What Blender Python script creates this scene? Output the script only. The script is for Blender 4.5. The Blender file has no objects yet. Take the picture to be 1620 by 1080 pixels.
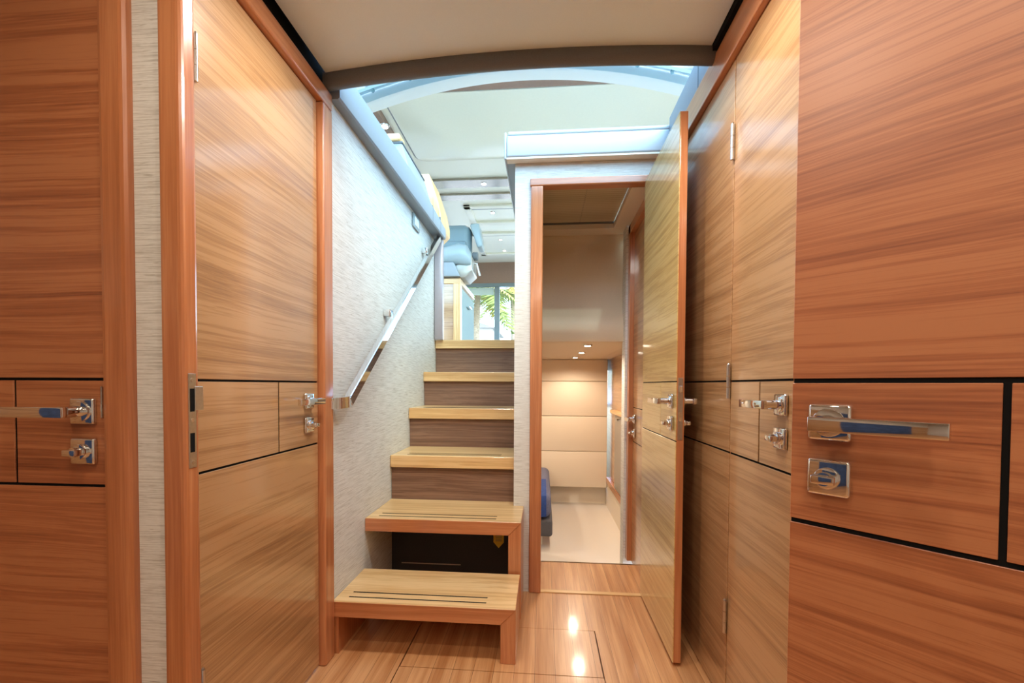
import bpy, bmesh, math, random
from mathutils import Vector, Matrix
random.seed(7)
S = bpy.context.scene
COL = S.collection
W, H = 1620, 1080

# ------------------------------------------------------------------ camera
F_PX, YAW, TILT, ROLL, PX, PY = 693.351, 0.0829899, 0.023699, 0.0045996, 801.548, 625.453
cam_data = bpy.data.cameras.new('camera')
cam_data.sensor_width = 36.0
cam_data.lens = F_PX * 36.0 / W
cam_data.shift_x = (W / 2 - PX) / W
cam_data.shift_y = (PY - H / 2) / W
cam_data.clip_start = 0.02
cam = bpy.data.objects.new('camera', cam_data)
COL.objects.link(cam)
fwd = Vector((-math.sin(YAW) * math.cos(TILT), math.cos(YAW) * math.cos(TILT), -math.sin(TILT)))
rgt = Vector((math.cos(YAW), math.sin(YAW), 0))
upv = rgt.cross(fwd)
r2 = rgt * math.cos(ROLL) + upv * math.sin(ROLL)
u2 = -rgt * math.sin(ROLL) + upv * math.cos(ROLL)
m = Matrix((r2, u2, -fwd)).transposed().to_4x4()
m.translation = (0, 0, 0.95)
cam.matrix_world = m
S.camera = cam

# ------------------------------------------------------------------ world, sun, exposure
S.view_settings.view_transform = 'Standard'
S.view_settings.look = 'None'
S.view_settings.exposure = 0.1
S.view_settings.gamma = 1.0
S.cycles.use_denoising = True
S.cycles.max_bounces = 14
S.cycles.diffuse_bounces = 8
S.cycles.glossy_bounces = 6
S.cycles.transparent_max_bounces = 16
S.cycles.sample_clamp_indirect = 6.0
S.cycles.caustics_reflective = False
S.cycles.caustics_refractive = False
world = bpy.data.worlds.new('sky')
S.world = world
world.use_nodes = True
wn = world.node_tree.nodes
wl = world.node_tree.links
wn.clear()
sky = wn.new('ShaderNodeTexSky')
sky.sky_type = 'NISHITA'
sky.sun_disc = False
sky.sun_elevation = math.radians(55)
sky.sun_rotation = math.radians(135)
sky.air_density = 1.0
sky.dust_density = 1.5
bg = wn.new('ShaderNodeBackground')
bg.inputs['Strength'].default_value = 1.3
wo = wn.new('ShaderNodeOutputWorld')
wl.new(sky.outputs[0], bg.inputs[0])
wl.new(bg.outputs[0], wo.inputs[0])

sd = bpy.data.lights.new('sun', 'SUN')
sd.energy = 0.45
sd.angle = math.radians(0.6)
sd.color = (1.0, 0.95, 0.86)
sun = bpy.data.objects.new('sun', sd)
COL.objects.link(sun)
sun.rotation_euler = Vector((-0.16, 1.0, -0.70)).to_track_quat('-Z', 'Y').to_euler()
sun.location = (0.8, -6, 5)

WARM = (1.0, 0.80, 0.60)
SOFT = (1.0, 0.86, 0.70)
NEUTRAL = (1.0, 0.96, 0.90)
# ------------------------------------------------------------------ materials
def new_mat(name):
    mt = bpy.data.materials.new(name)
    mt.use_nodes = True
    nt = mt.node_tree
    b = nt.nodes['Principled BSDF']
    return mt, nt, b

def plain(name, col, rough=0.5, metal=0.0, coat=0.0, noise=0.0, nscale=40, emit=None, spec=0.5):
    mt, nt, b = new_mat(name)
    b.inputs['Roughness'].default_value = rough
    b.inputs['Metallic'].default_value = metal
    b.inputs['Coat Weight'].default_value = coat
    b.inputs['Coat Roughness'].default_value = 0.12
    b.inputs['Specular IOR Level'].default_value = spec
    tc = nt.nodes.new('ShaderNodeTexCoord')
    nz = nt.nodes.new('ShaderNodeTexNoise')
    nz.inputs['Scale'].default_value = nscale
    nz.inputs['Detail'].default_value = 4
    rp = nt.nodes.new('ShaderNodeValToRGB')
    k = noise
    rp.color_ramp.elements[0].position = 0.3
    rp.color_ramp.elements[1].position = 0.7
    rp.color_ramp.elements[0].color = tuple(c * (1 - k) for c in col) + (1,)
    rp.color_ramp.elements[1].color = tuple(min(1, c * (1 + k)) for c in col) + (1,)
    nt.links.new(tc.outputs['Object'], nz.inputs['Vector'])
    nt.links.new(nz.outputs['Fac'], rp.inputs[0])
    nt.links.new(rp.outputs[0], b.inputs['Base Color'])
    if emit:
        b.inputs['Emission Color'].default_value = emit[0] + (1,)
        b.inputs['Emission Strength'].default_value = emit[1]
    return mt

def wood(name, axis, dark, mid, light, rough=0.36, coat=0.9, fine=1.0, wave=0.035, bandc=38, fine_c=230, seed=0.0, coat_rough=0.12):
    """veneer with its grain running along the object axis 'x', 'y' or 'z'"""
    mt, nt, b = new_mat(name)
    N, L = nt.nodes, nt.links
    tc = N.new('ShaderNodeTexCoord')
    oi = N.new('ShaderNodeObjectInfo')
    add = N.new('ShaderNodeVectorMath'); add.operation = 'MULTIPLY_ADD'
    cmb = N.new('ShaderNodeCombineXYZ')
    for i in range(3):
        L.new(oi.outputs['Random'], cmb.inputs[i])
    cmb2 = N.new('ShaderNodeVectorMath'); cmb2.operation = 'SCALE'
    L.new(cmb.outputs[0], cmb2.inputs[0]); cmb2.inputs['Scale'].default_value = 7.3 + seed
    ad = N.new('ShaderNodeVectorMath'); ad.operation = 'ADD'
    L.new(tc.outputs['Object'], ad.inputs[0]); L.new(cmb2.outputs[0], ad.inputs[1])
    N.remove(add)
    # slow wander of the grain
    mp0 = N.new('ShaderNodeMapping')
    s0 = [2.2, 2.2, 2.2]; s0['xyz'.index(axis)] = 0.9
    mp0.inputs['Scale'].default_value = s0
    L.new(ad.outputs[0], mp0.inputs['Vector'])
    nw = N.new('ShaderNodeTexNoise'); nw.inputs['Scale'].default_value = 1.6; nw.inputs['Detail'].default_value = 2
    L.new(mp0.outputs[0], nw.inputs['Vector'])
    sb = N.new('ShaderNodeVectorMath'); sb.operation = 'SUBTRACT'
    L.new(nw.outputs['Color'], sb.inputs[0]); sb.inputs[1].default_value = (0.5, 0.5, 0.5)
    sc = N.new('ShaderNodeVectorMath'); sc.operation = 'SCALE'
    L.new(sb.outputs[0], sc.inputs[0]); sc.inputs['Scale'].default_value = wave
    ad2 = N.new('ShaderNodeVectorMath'); ad2.operation = 'ADD'
    L.new(ad.outputs[0], ad2.inputs[0]); L.new(sc.outputs[0], ad2.inputs[1])
    def streak(across, along, detail, rough_):
        mp = N.new('ShaderNodeMapping')
        s = [across] * 3; s['xyz'.index(axis)] = along
        mp.inputs['Scale'].default_value = s
        L.new(ad2.outputs[0], mp.inputs['Vector'])
        n = N.new('ShaderNodeTexNoise'); n.inputs['Scale'].default_value = 1.0
        n.inputs['Detail'].default_value = detail; n.inputs['Roughness'].default_value = rough_
        L.new(mp.outputs[0], n.inputs['Vector'])
        return n.outputs['Fac']
    a1 = streak(bandc * 1.6, 0.9, 6, 0.7)
    a2 = streak(fine_c * 1.3, 4.0, 3, 0.6)
    a3 = streak(14, 0.5, 2, 0.5)
    mx = N.new('ShaderNodeMath'); mx.operation = 'MULTIPLY_ADD'
    L.new(a2, mx.inputs[0]); mx.inputs[1].default_value = 0.52 * fine; L.new(a1, mx.inputs[2])
    mx2 = N.new('ShaderNodeMath'); mx2.operation = 'MULTIPLY_ADD'
    L.new(a3, mx2.inputs[0]); mx2.inputs[1].default_value = 0.35; L.new(mx.outputs[0], mx2.inputs[2])
    tot = 0.5 + 0.26 * fine + 0.175
    rp = N.new('ShaderNodeValToRGB')
    e = rp.color_ramp.elements
    e[0].position = max(0, tot - 0.27); e[0].color = dark + (1,)
    e[1].position = min(1, tot + 0.24); e[1].color = light + (1,)
    k = e.new(min(0.99, tot - 0.02)); k.color = mid + (1,)
    L.new(mx2.outputs[0], rp.inputs[0])
    L.new(rp.outputs[0], b.inputs['Base Color'])
    b.inputs['Roughness'].default_value = rough
    b.inputs['Coat Weight'].default_value = coat
    b.inputs['Coat Roughness'].default_value = coat_rough
    b.inputs['Coat IOR'].default_value = 1.75
    bp = N.new('ShaderNodeBump'); bp.inputs['Strength'].default_value = 0.03; bp.inputs['Distance'].default_value = 0.002
    L.new(a2, bp.inputs['Height']); L.new(bp.outputs[0], b.inputs['Normal'])
    return mt

TEAK = ((0.27, 0.130, 0.052), (0.415, 0.222, 0.09), (0.49, 0.28, 0.125))
TEAK_WARM = ((0.22, 0.058, 0.018), (0.39, 0.13, 0.046), (0.455, 0.172, 0.066))
SOLID = ((0.33, 0.105, 0.036), (0.46, 0.165, 0.062), (0.56, 0.23, 0.095))
GOLD = ((0.48, 0.26, 0.09), (0.63, 0.38, 0.155), (0.73, 0.48, 0.22))
WENGE = ((0.10, 0.047, 0.026), (0.17, 0.086, 0.05), (0.24, 0.13, 0.08))
M = {}
for ax in 'xyz':
    M['teak_' + ax] = wood('teak_veneer_' + ax, ax, *TEAK)
    M['solid_' + ax] = wood('solid_teak_' + ax, ax, *SOLID, rough=0.28, coat=0.5, bandc=22, fine_c=160, fine=0.7)
M['red_x'] = wood('red_teak_veneer', 'x', *TEAK_WARM, coat=0.45, coat_rough=0.4, rough=0.42)  # same teak as the corridor doors, warm lamp tint put into the colour
M['honey_x'] = wood('honey_teak_veneer', 'x', (0.40, 0.245, 0.075), (0.58, 0.39, 0.13), (0.68, 0.49, 0.19))  # same teak again, the yellow light on door C put into the colour
M['gold_x'] = wood('golden_teak_x', 'x', *GOLD, rough=0.33, coat=0.3, bandc=30)
M['gold_z'] = wood('golden_teak_z', 'z', *GOLD, rough=0.33, coat=0.3, bandc=30)
M['gold_y'] = wood('golden_teak_y', 'y', *GOLD, rough=0.33, coat=0.3, bandc=30)
M['wenge_x'] = wood('wenge_veneer_x', 'x', *WENGE, rough=0.65, coat=0.0, bandc=70, fine_c=400)
M['black'] = plain('black_inlay', (0.008, 0.008, 0.008), 0.9, spec=0.1)
M['blackpanel'] = plain('black_board', (0.018, 0.015, 0.014), 0.45, noise=0.3, nscale=300)
M['chrome'] = plain('polished_chrome', (0.82, 0.82, 0.82), 0.06, 1.0)
M['steel'] = plain('brushed_steel', (0.62, 0.58, 0.54), 0.28, 1.0, noise=0.06, nscale=200)
M['mirror'] = plain('polished_steel_strip', (0.42, 0.37, 0.31), 0.2, 1.0)
M['ceil'] = plain('headliner_vinyl', (0.70, 0.80, 0.87), 0.55, noise=0.02, nscale=400)
M['cream'] = plain('cream_headliner', (0.90, 0.90, 0.79), 0.28, noise=0.01, nscale=60)
M['creamgloss'] = plain('cream_gloss_panel', (0.89, 0.90, 0.78), 0.12, noise=0.01, nscale=60)
M['brownpad'] = plain('brown_leather', (0.115, 0.12, 0.13), 0.5, noise=0.12, nscale=500)
M['greypad'] = plain('grey_leather', (0.24, 0.265, 0.29), 0.42, noise=0.06, nscale=500)
M['whitepad'] = plain('white_leather', (0.46, 0.48, 0.50), 0.42, noise=0.03, nscale=500)
M['seatblue'] = plain('blue_grey_leather', (0.14, 0.195, 0.225), 0.4, noise=0.06, nscale=300)
M['seatlight'] = plain('pale_grey_leather', (0.27, 0.33, 0.36), 0.35, noise=0.05, nscale=300)
M['greypaint'] = plain('grey_window_frame', (0.16, 0.21, 0.23), 0.4)
M['brownpanel'] = plain('brown_lacquer', (0.30, 0.19, 0.14), 0.25, noise=0.03)
M['beige'] = plain('beige_lining', (0.66, 0.54, 0.38), 0.5, noise=0.03, nscale=200)
M['beigelight'] = plain('beige_leather', (0.74, 0.65, 0.52), 0.5, noise=0.03, nscale=250)
M['bluequilt'] = plain('slate_quilt', (0.13, 0.14, 0.22), 0.85, noise=0.2, nscale=120)
M['bluecloth'] = plain('bright_blue_cloth', (0.015, 0.05, 0.21), 0.8, noise=0.2, nscale=60)
M['navypanel'] = plain('navy_upholstery', (0.035, 0.075, 0.19), 0.8, noise=0.3, nscale=6)
M['greybase'] = plain('dark_grey_upholstery', (0.085, 0.08, 0.085), 0.8, noise=0.2, nscale=200)
M['carpet'] = plain('cream_carpet', (0.68, 0.61, 0.52), 0.95, noise=0.08, nscale=500)
M['postmauve'] = plain('mauve_grey_trim', (0.42, 0.36, 0.37), 0.3, metal=0.3, noise=0.02)
M['yellow'] = plain('yellow_tag', (0.90, 0.66, 0.06), 0.5)
M['white'] = plain('white_plastic', (0.84, 0.88, 0.88), 0.4)
M['switchgrey'] = plain('grey_switch', (0.30, 0.36, 0.36), 0.35)
M['plaster'] = plain('white_stucco', (0.55, 0.55, 0.53), 0.8, noise=0.03, nscale=5)
M['roofgrey'] = plain('grey_roof', (0.35, 0.36, 0.36), 0.7, noise=0.1, nscale=10)
M['palmleaf'] = plain('palm_frond', (0.17, 0.23, 0.04), 0.6, noise=0.35, nscale=3)
M['palmdry'] = plain('yellow_palm_frond', (0.36, 0.31, 0.05), 0.6, noise=0.3, nscale=3)
M['palmtrunk'] = plain('palm_bark', (0.40, 0.33, 0.24), 0.9, noise=0.3, nscale=20)
M['hedge'] = plain('hedge_green', (0.16, 0.30, 0.13), 0.8, noise=0.4, nscale=12)
M['deck'] = plain('white_deck', (0.5, 0.49, 0.46), 0.6, noise=0.03)
M['lampwarm'] = plain('lamp_lens', (1, 1, 1), 0.4, emit=((1.0, 0.88, 0.70), 14.0))
M['fridge'] = plain('grey_metal_door', (0.36, 0.33, 0.29), 0.3, metal=0.4, noise=0.03)
M['greenglass'] = plain('frosted_green_panel', (0.27, 0.34, 0.32), 0.7, noise=0.02)  # grey-green reflection on the lacquered side panel put into its colour
M['dashtop'] = plain('light_grey_dashboard', (0.5, 0.51, 0.52), 0.6, noise=0.1, nscale=300)  # unseen dash tops made pale to bounce windshield light upwards
M['dash'] = plain('dark_grey_trim', (0.12, 0.13, 0.14), 0.6, noise=0.1, nscale=300)
M['shade'] = plain('white_roller_shade', (0.75, 0.76, 0.74), 0.8)

def wallpaper():
    mt, nt, b = new_mat('grasscloth_wallpaper')
    N, L = nt.nodes, nt.links
    tc = N.new('ShaderNodeTexCoord')
    def layer(sx, sz, det):
        mp = N.new('ShaderNodeMapping'); mp.inputs['Scale'].default_value = (sx, sx, sz)
        L.new(tc.outputs['Object'], mp.inputs['Vector'])
        n = N.new('ShaderNodeTexNoise'); n.inputs['Scale'].default_value = 1; n.inputs['Detail'].default_value = det
        L.new(mp.outputs[0], n.inputs['Vector'])
        return n.outputs['Fac']
    f1, f2, f3 = layer(12, 480, 3), layer(24, 230, 2), layer(90, 420, 2)
    r1 = N.new('ShaderNodeValToRGB'); e = r1.color_ramp.elements
    e[0].position = 0.34; e[0].color = (0.49, 0.475, 0.425, 1)
    e[1].position = 0.56; e[1].color = (0.69, 0.69, 0.645, 1)
    L.new(f1, r1.inputs[0])
    r2_ = N.new('ShaderNodeValToRGB'); e = r2_.color_ramp.elements
    e[0].position = 0.66; e[0].color = (0, 0, 0, 1)
    e[1].position = 0.74; e[1].color = (0.55, 0.55, 0.55, 1)
    L.new(f2, r2_.inputs[0])
    mx = N.new('ShaderNodeMixRGB'); L.new(r2_.outputs[0], mx.inputs[0])
    L.new(r1.outputs[0], mx.inputs[1]); mx.inputs[2].default_value = (0.30, 0.26, 0.19, 1)
    mm = N.new('ShaderNodeMixRGB'); mm.blend_type = 'OVERLAY'; mm.inputs[0].default_value = 0.2
    L.new(mx.outputs[0], mm.inputs[1]); L.new(f3, mm.inputs[2])
    L.new(mm.outputs[0], b.inputs['Base Color'])
    b.inputs['Roughness'].default_value = 0.62
    bp = N.new('ShaderNodeBump'); bp.inputs['Strength'].default_value = 0.12; bp.inputs['Distance'].default_value = 0.001
    L.new(f1, bp.inputs['Height']); L.new(bp.outputs[0], b.inputs['Normal'])
    return mt
M['paper'] = wallpaper()

def floor_mat():
    mt, nt, b = new_mat('teak_floor_planks')
    N, L = nt.nodes, nt.links
    tc = N.new('ShaderNodeTexCoord')
    br = N.new('ShaderNodeTexBrick')
    mp = N.new('ShaderNodeMapping'); mp.inputs['Rotation'].default_value = (0, 0, math.radians(90))
    mp.inputs['Location'].default_value = (0.35, 0.022, 0)
    L.new(tc.outputs['Object'], mp.inputs['Vector'])
    br.inputs['Scale'].default_value = 1.0
    br.inputs['Brick Width'].default_value = 4.0
    br.inputs['Row Height'].default_value = 0.068
    br.inputs['Mortar Size'].default_value = 0.0006
    br.inputs['Mortar Smooth'].default_value = 0.0
    br.inputs['Color1'].default_value = (0.0, 0.0, 0.0, 1)
    br.inputs['Color2'].default_value = (1, 1, 1, 1)
    L.new(mp.outputs[0], br.inputs['Vector'])
    sc = N.new('ShaderNodeVectorMath'); sc.operation = 'SCALE'; sc.inputs['Scale'].default_value = 3.7
    L.new(br.outputs['Color'], sc.inputs[0])
    ad = N.new('ShaderNodeVectorMath'); ad.operation = 'ADD'
    L.new(tc.outputs['Object'], ad.inputs[0]); L.new(sc.outputs[0], ad.inputs[1])
    def streak(a, al, d):
        m_ = N.new('ShaderNodeMapping'); m_.inputs['Scale'].default_value = (a, al, 1)
        L.new(ad.outputs[0], m_.inputs['Vector'])
        n = N.new('ShaderNodeTexNoise'); n.inputs['Scale'].default_value = 1; n.inputs['Detail'].default_value = d
        n.inputs['Distortion'].default_value = 0.3
        L.new(m_.outputs[0], n.inputs['Vector'])
        return n.outputs['Fac']
    a1, a2 = streak(34, 1.6, 4), streak(260, 6, 2)
    mx = N.new('ShaderNodeMath'); mx.operation = 'MULTIPLY_ADD'
    L.new(a2, mx.inputs[0]); mx.inputs[1].default_value = 0.35; L.new(a1, mx.inputs[2])
    rp = N.new('ShaderNodeValToRGB'); e = rp.color_ramp.elements
    e[0].position = 0.48; e[0].color = (0.42, 0.175, 0.060, 1)
    e[1].position = 0.84; e[1].color = (0.66, 0.35, 0.15, 1)
    L.new(mx.outputs[0], rp.inputs[0])
    # per-plank tone
    tn = N.new('ShaderNodeMixRGB'); tn.blend_type = 'MULTIPLY'; tn.inputs[0].default_value = 1
    r3 = N.new('ShaderNodeValToRGB'); r3.color_ramp.elements[0].color = (0.86, 0.82, 0.80, 1); r3.color_ramp.elements[1].color = (1.0, 1.0, 1.0, 1)
    L.new(br.outputs['Color'], r3.inputs[0])
    L.new(rp.outputs[0], tn.inputs[1]); L.new(r3.outputs[0], tn.inputs[2])
    jm = N.new('ShaderNodeMixRGB'); L.new(br.outputs['Fac'], jm.inputs[0])
    L.new(tn.outputs[0], jm.inputs[1]); jm.inputs[2].default_value = (0.17, 0.075, 0.03, 1)
    L.new(jm.outputs[0], b.inputs['Base Color'])
    b.inputs['Roughness'].default_value = 0.3
    b.inputs['Coat Weight'].default_value = 0.4
    b.inputs['Coat Roughness'].default_value = 0.1
    return mt
M['floor'] = floor_mat()

def blind_mat():
    mt, nt, b = new_mat('pleated_blind_fabric')
    N, L = nt.nodes, nt.links
    tc = N.new('ShaderNodeTexCoord')
    wv = N.new('ShaderNodeTexWave'); wv.wave_type = 'BANDS'; wv.bands_direction = 'Y'
    wv.inputs['Scale'].default_value = 14
    L.new(tc.outputs['Object'], wv.inputs['Vector'])
    rp = N.new('ShaderNodeValToRGB')
    rp.color_ramp.elements[0].color = (0.40, 0.34, 0.23, 1)
    rp.color_ramp.elements[1].color = (0.50, 0.43, 0.30, 1)
    L.new(wv.outputs[0], rp.inputs[0]); L.new(rp.outputs[0], b.inputs['Base Color'])
    b.inputs['Roughness'].default_value = 0.8
    return mt
M['blind'] = blind_mat()

def glass_mat(name, tint, refl=0.09):
    mt = bpy.data.materials.new(name); mt.use_nodes = True
    nt = mt.node_tree; nt.nodes.clear()
    o = nt.nodes.new('ShaderNodeOutputMaterial')
    t = nt.nodes.new('ShaderNodeBsdfTransparent'); t.inputs[0].default_value = tint + (1,)
    g = nt.nodes.new('ShaderNodeBsdfGlossy'); g.inputs['Roughness'].default_value = 0.02
    x = nt.nodes.new('ShaderNodeMixShader')
    lw = nt.nodes.new('ShaderNodeLayerWeight'); lw.inputs['Blend'].default_value = 0.12
    ml = nt.nodes.new('ShaderNodeMath'); ml.operation = 'MULTIPLY'; ml.inputs[1].default_value = refl * 4
    nt.links.new(lw.outputs['Fresnel'], ml.inputs[0])
    nt.links.new(ml.outputs[0], x.inputs[0])
    nt.links.new(t.outputs[0], x.inputs[1]); nt.links.new(g.outputs[0], x.inputs[2])
    nt.links.new(x.outputs[0], o.inputs['Surface'])
    return mt
M['glass'] = glass_mat('clear_glass', (0.94, 0.98, 0.97))
M['sidetint'] = glass_mat('grey_tinted_glass', (0.82, 0.86, 0.86))
M['windshield'] = glass_mat('pale_blue_windshield', (0.68, 0.95, 0.96))
M['bluefrit'] = plain('blue_tinted_glass_border', (0.22, 0.44, 0.54), 0.15)

# ------------------------------------------------------------------ mesh helpers
class MB:
    """collects shapes into one mesh object"""
    def __init__(self):
        self.bm = bmesh.new()
    def box(self, x0, x1, y0, y1, z0, z1, bev=0.0, seg=2):
        g = bmesh.ops.create_cube(self.bm, size=1.0)
        vs = g['verts']
        x0, x1 = min(x0, x1), max(x0, x1); y0, y1 = min(y0, y1), max(y0, y1); z0, z1 = min(z0, z1), max(z0, z1)
        for v in vs:
            v.co = Vector(((x0 + x1) / 2 + v.co.x * (x1 - x0), (y0 + y1) / 2 + v.co.y * (y1 - y0), (z0 + z1) / 2 + v.co.z * (z1 - z0)))
        if bev > 0:
            b = min(bev, 0.49 * min(x1 - x0, y1 - y0, z1 - z0))
            es = list({e for v in vs for e in v.link_edges})
            bmesh.ops.bevel(self.bm, geom=es, offset=b, segments=seg, affect='EDGES', profile=0.5)
        return self
    def prism(self, pts, d, bev=0.0, seg=2):
        """polygon of 3-D points swept along vector d"""
        d = Vector(d)
        a = [self.bm.verts.new(Vector(p)) for p in pts]
        b = [self.bm.verts.new(Vector(p) + d) for p in pts]
        n = len(pts)
        fs = [self.bm.faces.new(a), self.bm.faces.new(list(reversed(b)))]
        for i in range(n):
            fs.append(self.bm.faces.new((a[i], b[i], b[(i + 1) % n], a[(i + 1) % n])))
        bmesh.ops.recalc_face_normals(self.bm, faces=fs)
        if bev > 0:
            es = list({e for v in a + b for e in v.link_edges})
            bmesh.ops.bevel(self.bm, geom=es, offset=bev, segments=seg, affect='EDGES', profile=0.5)
        return self
    def cyl(self, p0, p1, r0, r1=None, n=24, bev=0.0):
        r1 = r0 if r1 is None else r1
        p0, p1 = Vector(p0), Vector(p1)
        q = (p1 - p0).to_track_quat('Z', 'Y')
        mt = Matrix.Translation((p0 + p1) / 2) @ q.to_matrix().to_4x4()
        g = bmesh.ops.create_cone(self.bm, cap_ends=True, segments=n, radius1=r0, radius2=r1, depth=(p1 - p0).length, matrix=mt)
        if bev > 0:
            es = [e for e in {e for v in g['verts'] for e in v.link_edges} if any(len(f.verts) > 4 for f in e.link_faces)]
            bmesh.ops.bevel(self.bm, geom=es, offset=bev, segments=2, affect='EDGES', profile=0.5)
        return self
    def loft(self, rows, close=False, thick=None):
        """grid of points; rows of equal length"""
        vv = [[self.bm.verts.new(Vector(p)) for p in r] for r in rows]
        for i in range(len(rows) - 1):
            n = len(rows[i])
            for j in range(n if close else n - 1):
                self.bm.faces.new((vv[i][j], vv[i][(j + 1) % n], vv[i + 1][(j + 1) % n], vv[i + 1][j]))
        if close:
            self.bm.faces.new(list(reversed(vv[0]))); self.bm.faces.new(vv[-1])
        bmesh.ops.recalc_face_normals(self.bm, faces=self.bm.faces[:])
        return self
    def ball(self, c, rx, ry, rz, u=20, v=12):
        g = bmesh.ops.create_uvsphere(self.bm, u_segments=u, v_segments=v, radius=1.0)
        for w in g['verts']:
            w.co = Vector((c[0] + w.co.x * rx, c[1] + w.co.y * ry, c[2] + w.co.z * rz))
        return self
    def build(self, name, mat, parent=None, smooth=False, solid=0.0):
        if solid:
            g = bmesh.ops.solidify(self.bm, geom=self.bm.faces[:], thickness=solid)
        me = bpy.data.meshes.new(name)
        self.bm.normal_update()
        if parent is not None:                       # points are given in world space for unrotated parents
            inv = parent.get('_local')
            if inv is None:
                off = world_base(parent)
                for v in self.bm.verts:
                    v.co -= off
        self.bm.to_mesh(me); self.bm.free()
        me.materials.append(M[mat] if isinstance(mat, str) else mat)
        for p in me.polygons:
            p.use_smooth = smooth
        if smooth:
            try: me.set_sharp_from_angle(angle=math.radians(40))
            except Exception: pass
        o = bpy.data.objects.new(name, me)
        COL.objects.link(o)
        if parent is not None:
            o.parent = parent
        return o

def world_base(o):
    v = Vector((0, 0, 0))
    while o is not None:
        v += o.location
        o = o.parent
    return v

def tag(o, label=None, cat=None, group=None, kind=None):
    if label: o['label'] = label
    if cat: o['category'] = cat
    if group: o['group'] = group
    if kind: o['kind'] = kind
    return o

def empty(name, loc=(0, 0, 0), rz=0.0, local=False):
    o = bpy.data.objects.new(name, None)
    o.empty_display_size = 0.05
    COL.objects.link(o)
    o.location = loc
    o.rotation_euler = (0, 0, rz)
    if local:
        o['_local'] = 1
    return o

def struct(name, mb, mat, label=None, cat=None, smooth=False, solid=0.0):
    o = mb.build(name, mat, smooth=smooth, solid=solid)
    return tag(o, label, cat, None, 'structure')

# ------------------------------------------------------------------ setting: corridor shell
XL, XR = -0.735, 0.541
ZD = 1.255                                           # height of the saloon deck

f = MB().box(-1.7, -0.4805, -2.2, 1.698, -0.05, 0).box(-0.477, 0.2035, -2.2, 1.4225, -0.05, 0)
f.box(0.206, 1.5, -2.2, 1.698, -0.05, 0).box(-1.7, 1.5, 1.698, 2.36, -0.05, 0)
struct('floor', f, 'floor', 'glossy golden teak plank floor of the corridor', 'floor')
hatch = MB().box(-0.4755, 0.202, 1.4255, 1.6965, -0.04, 0.0)
tag(hatch.build('floor_hatch', 'floor'), 'lift-out rectangular floor hatch cut in the teak planks beside the lowest step', 'floor hatch')
st = MB().box(-0.485, 0.21, -2.2, 1.698, -0.056, -0.051)
struct('trim_floor_gap', st, 'black', 'dark gap around the floor hatch', 'trim')
struct('trim_threshold', MB().box(-0.01, 0.45, 1.995, 2.022, 0.0, 0.004, 0.001), 'gold_x', 'pale wooden threshold strip on the floor in the cabin doorway', 'trim')

# corridor ceiling, cambered across
def camber(x):
    return 2.018 - 0.075 * (x + 0.02) ** 2
rows = []
xs = [-1.7 + i * (3.0 / 30) for i in range(31)]
xs = [-0.725 + i * (1.235 / 24) for i in range(25)]
struct('ceiling', MB().loft([[(x, -2.2, camber(x)) for x in xs], [(x, 1.42, camber(x)) for x in xs]]), 'ceil', 'smooth grey-beige vinyl ceiling panel over the corridor', 'ceiling', smooth=True, solid=-0.03)
struct('ceiling_side', MB().box(-1.75, -0.75, -2.2, 0.76, 2.0, 2.03).box(0.55, 1.6, -2.2, 0.76, 2.0, 2.03), 'ceil')
# black shadow gap above it
struct('trim_ceiling_gap', MB().box(-0.80, 0.60, -2.2, 1.40, 2.06, 2.08), 'black')
struct('trim_corner_gap', MB().box(0.512, 0.60, 0.80, 1.448, 1.979, 2.059), 'black')
# brown padded edge of the ceiling opening
def band(y0, y1, zt, zb, xs_, b=0.0):
    rows = []
    for x in xs_:
        rows.append([(x, y0, zb(x)), (x, y1, zb(x)), (x, y1, zt(x)), (x, y0, zt(x))])
    return MB().loft(rows, close=True)
bx = [-0.735 + i * (1.276 / 28) for i in range(29)]
edge = MB()
rows = []
for x in bx:
    zc = camber(x) - 0.014
    rows.append([(x, 1.442 + 0.024 * math.cos(a), zc + (0.055 if math.sin(a) > 0 else 0.022) * math.sin(a) - 0.006) for a in [2 * math.pi * k / 14 for k in range(14)]])
edge.loft(rows, close=True)
tag(edge.build('padded_edge_roll', 'brownpad', smooth=True), 'dark brown leather roll edging the ceiling under the windshield opening', 'padded edge')

# left wall (door B and then wallpaper up the stairs)
struct('wall_left', MB().box(XL - 0.05, XL, 1.455, 2.955, -0.0, 1.93), 'paper', 'pale grasscloth wallpapered wall along the left of the stairs', 'wall')
struct('wall_left_header', MB().box(XL - 0.06, XL - 0.012, 0.78, 1.46, 1.925, 2.05), 'black')  # black box stands in for the shade above the door head
# right wall behind the cupboards
struct('wall_right', MB().box(XR + 0.035, XR + 0.07, 0.76, 2.03, 0, 2.0), 'wenge_x', 'dark backing of the right corridor wall', 'wall')
struct('wall_cabin_back', MB().box(-1.75, 1.55, -2.25, -2.2, 0, 2.03), 'paper')
# near frontal wall on the left
struct('wall_near_left', MB().box(-0.765, -0.69, 0.764, 0.80, 0, 2.0), 'paper', 'narrow strip of grasscloth wallpaper between the two left door frames', 'wall')
struct('wall_near_right', MB().box(0.60, 1.0, 0.752, 0.80, 0, 2.0), 'paper')
struct('wall_cabin_left', MB().box(-1.75, -1.70, -2.2, 0.80, 1.25, 2.03), 'paper')
struct('wall_cabin_left_lower', MB().box(-1.75, -1.70, -1.7, -0.15, 0, 1.25), 'navypanel')  # unseen navy panel added so the chrome levers reflect blue
struct('wall_cabin_left_ends', MB().box(-1.75, -1.70, -2.2, -1.7, 0, 1.25).box(-1.75, -1.70, -0.15, 0.80, 0, 1.25), 'teak_y')
struct('wall_cabin_right', MB().box(1.5, 1.55, -2.2, 0.80, 0, 2.03), 'paper')

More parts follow.
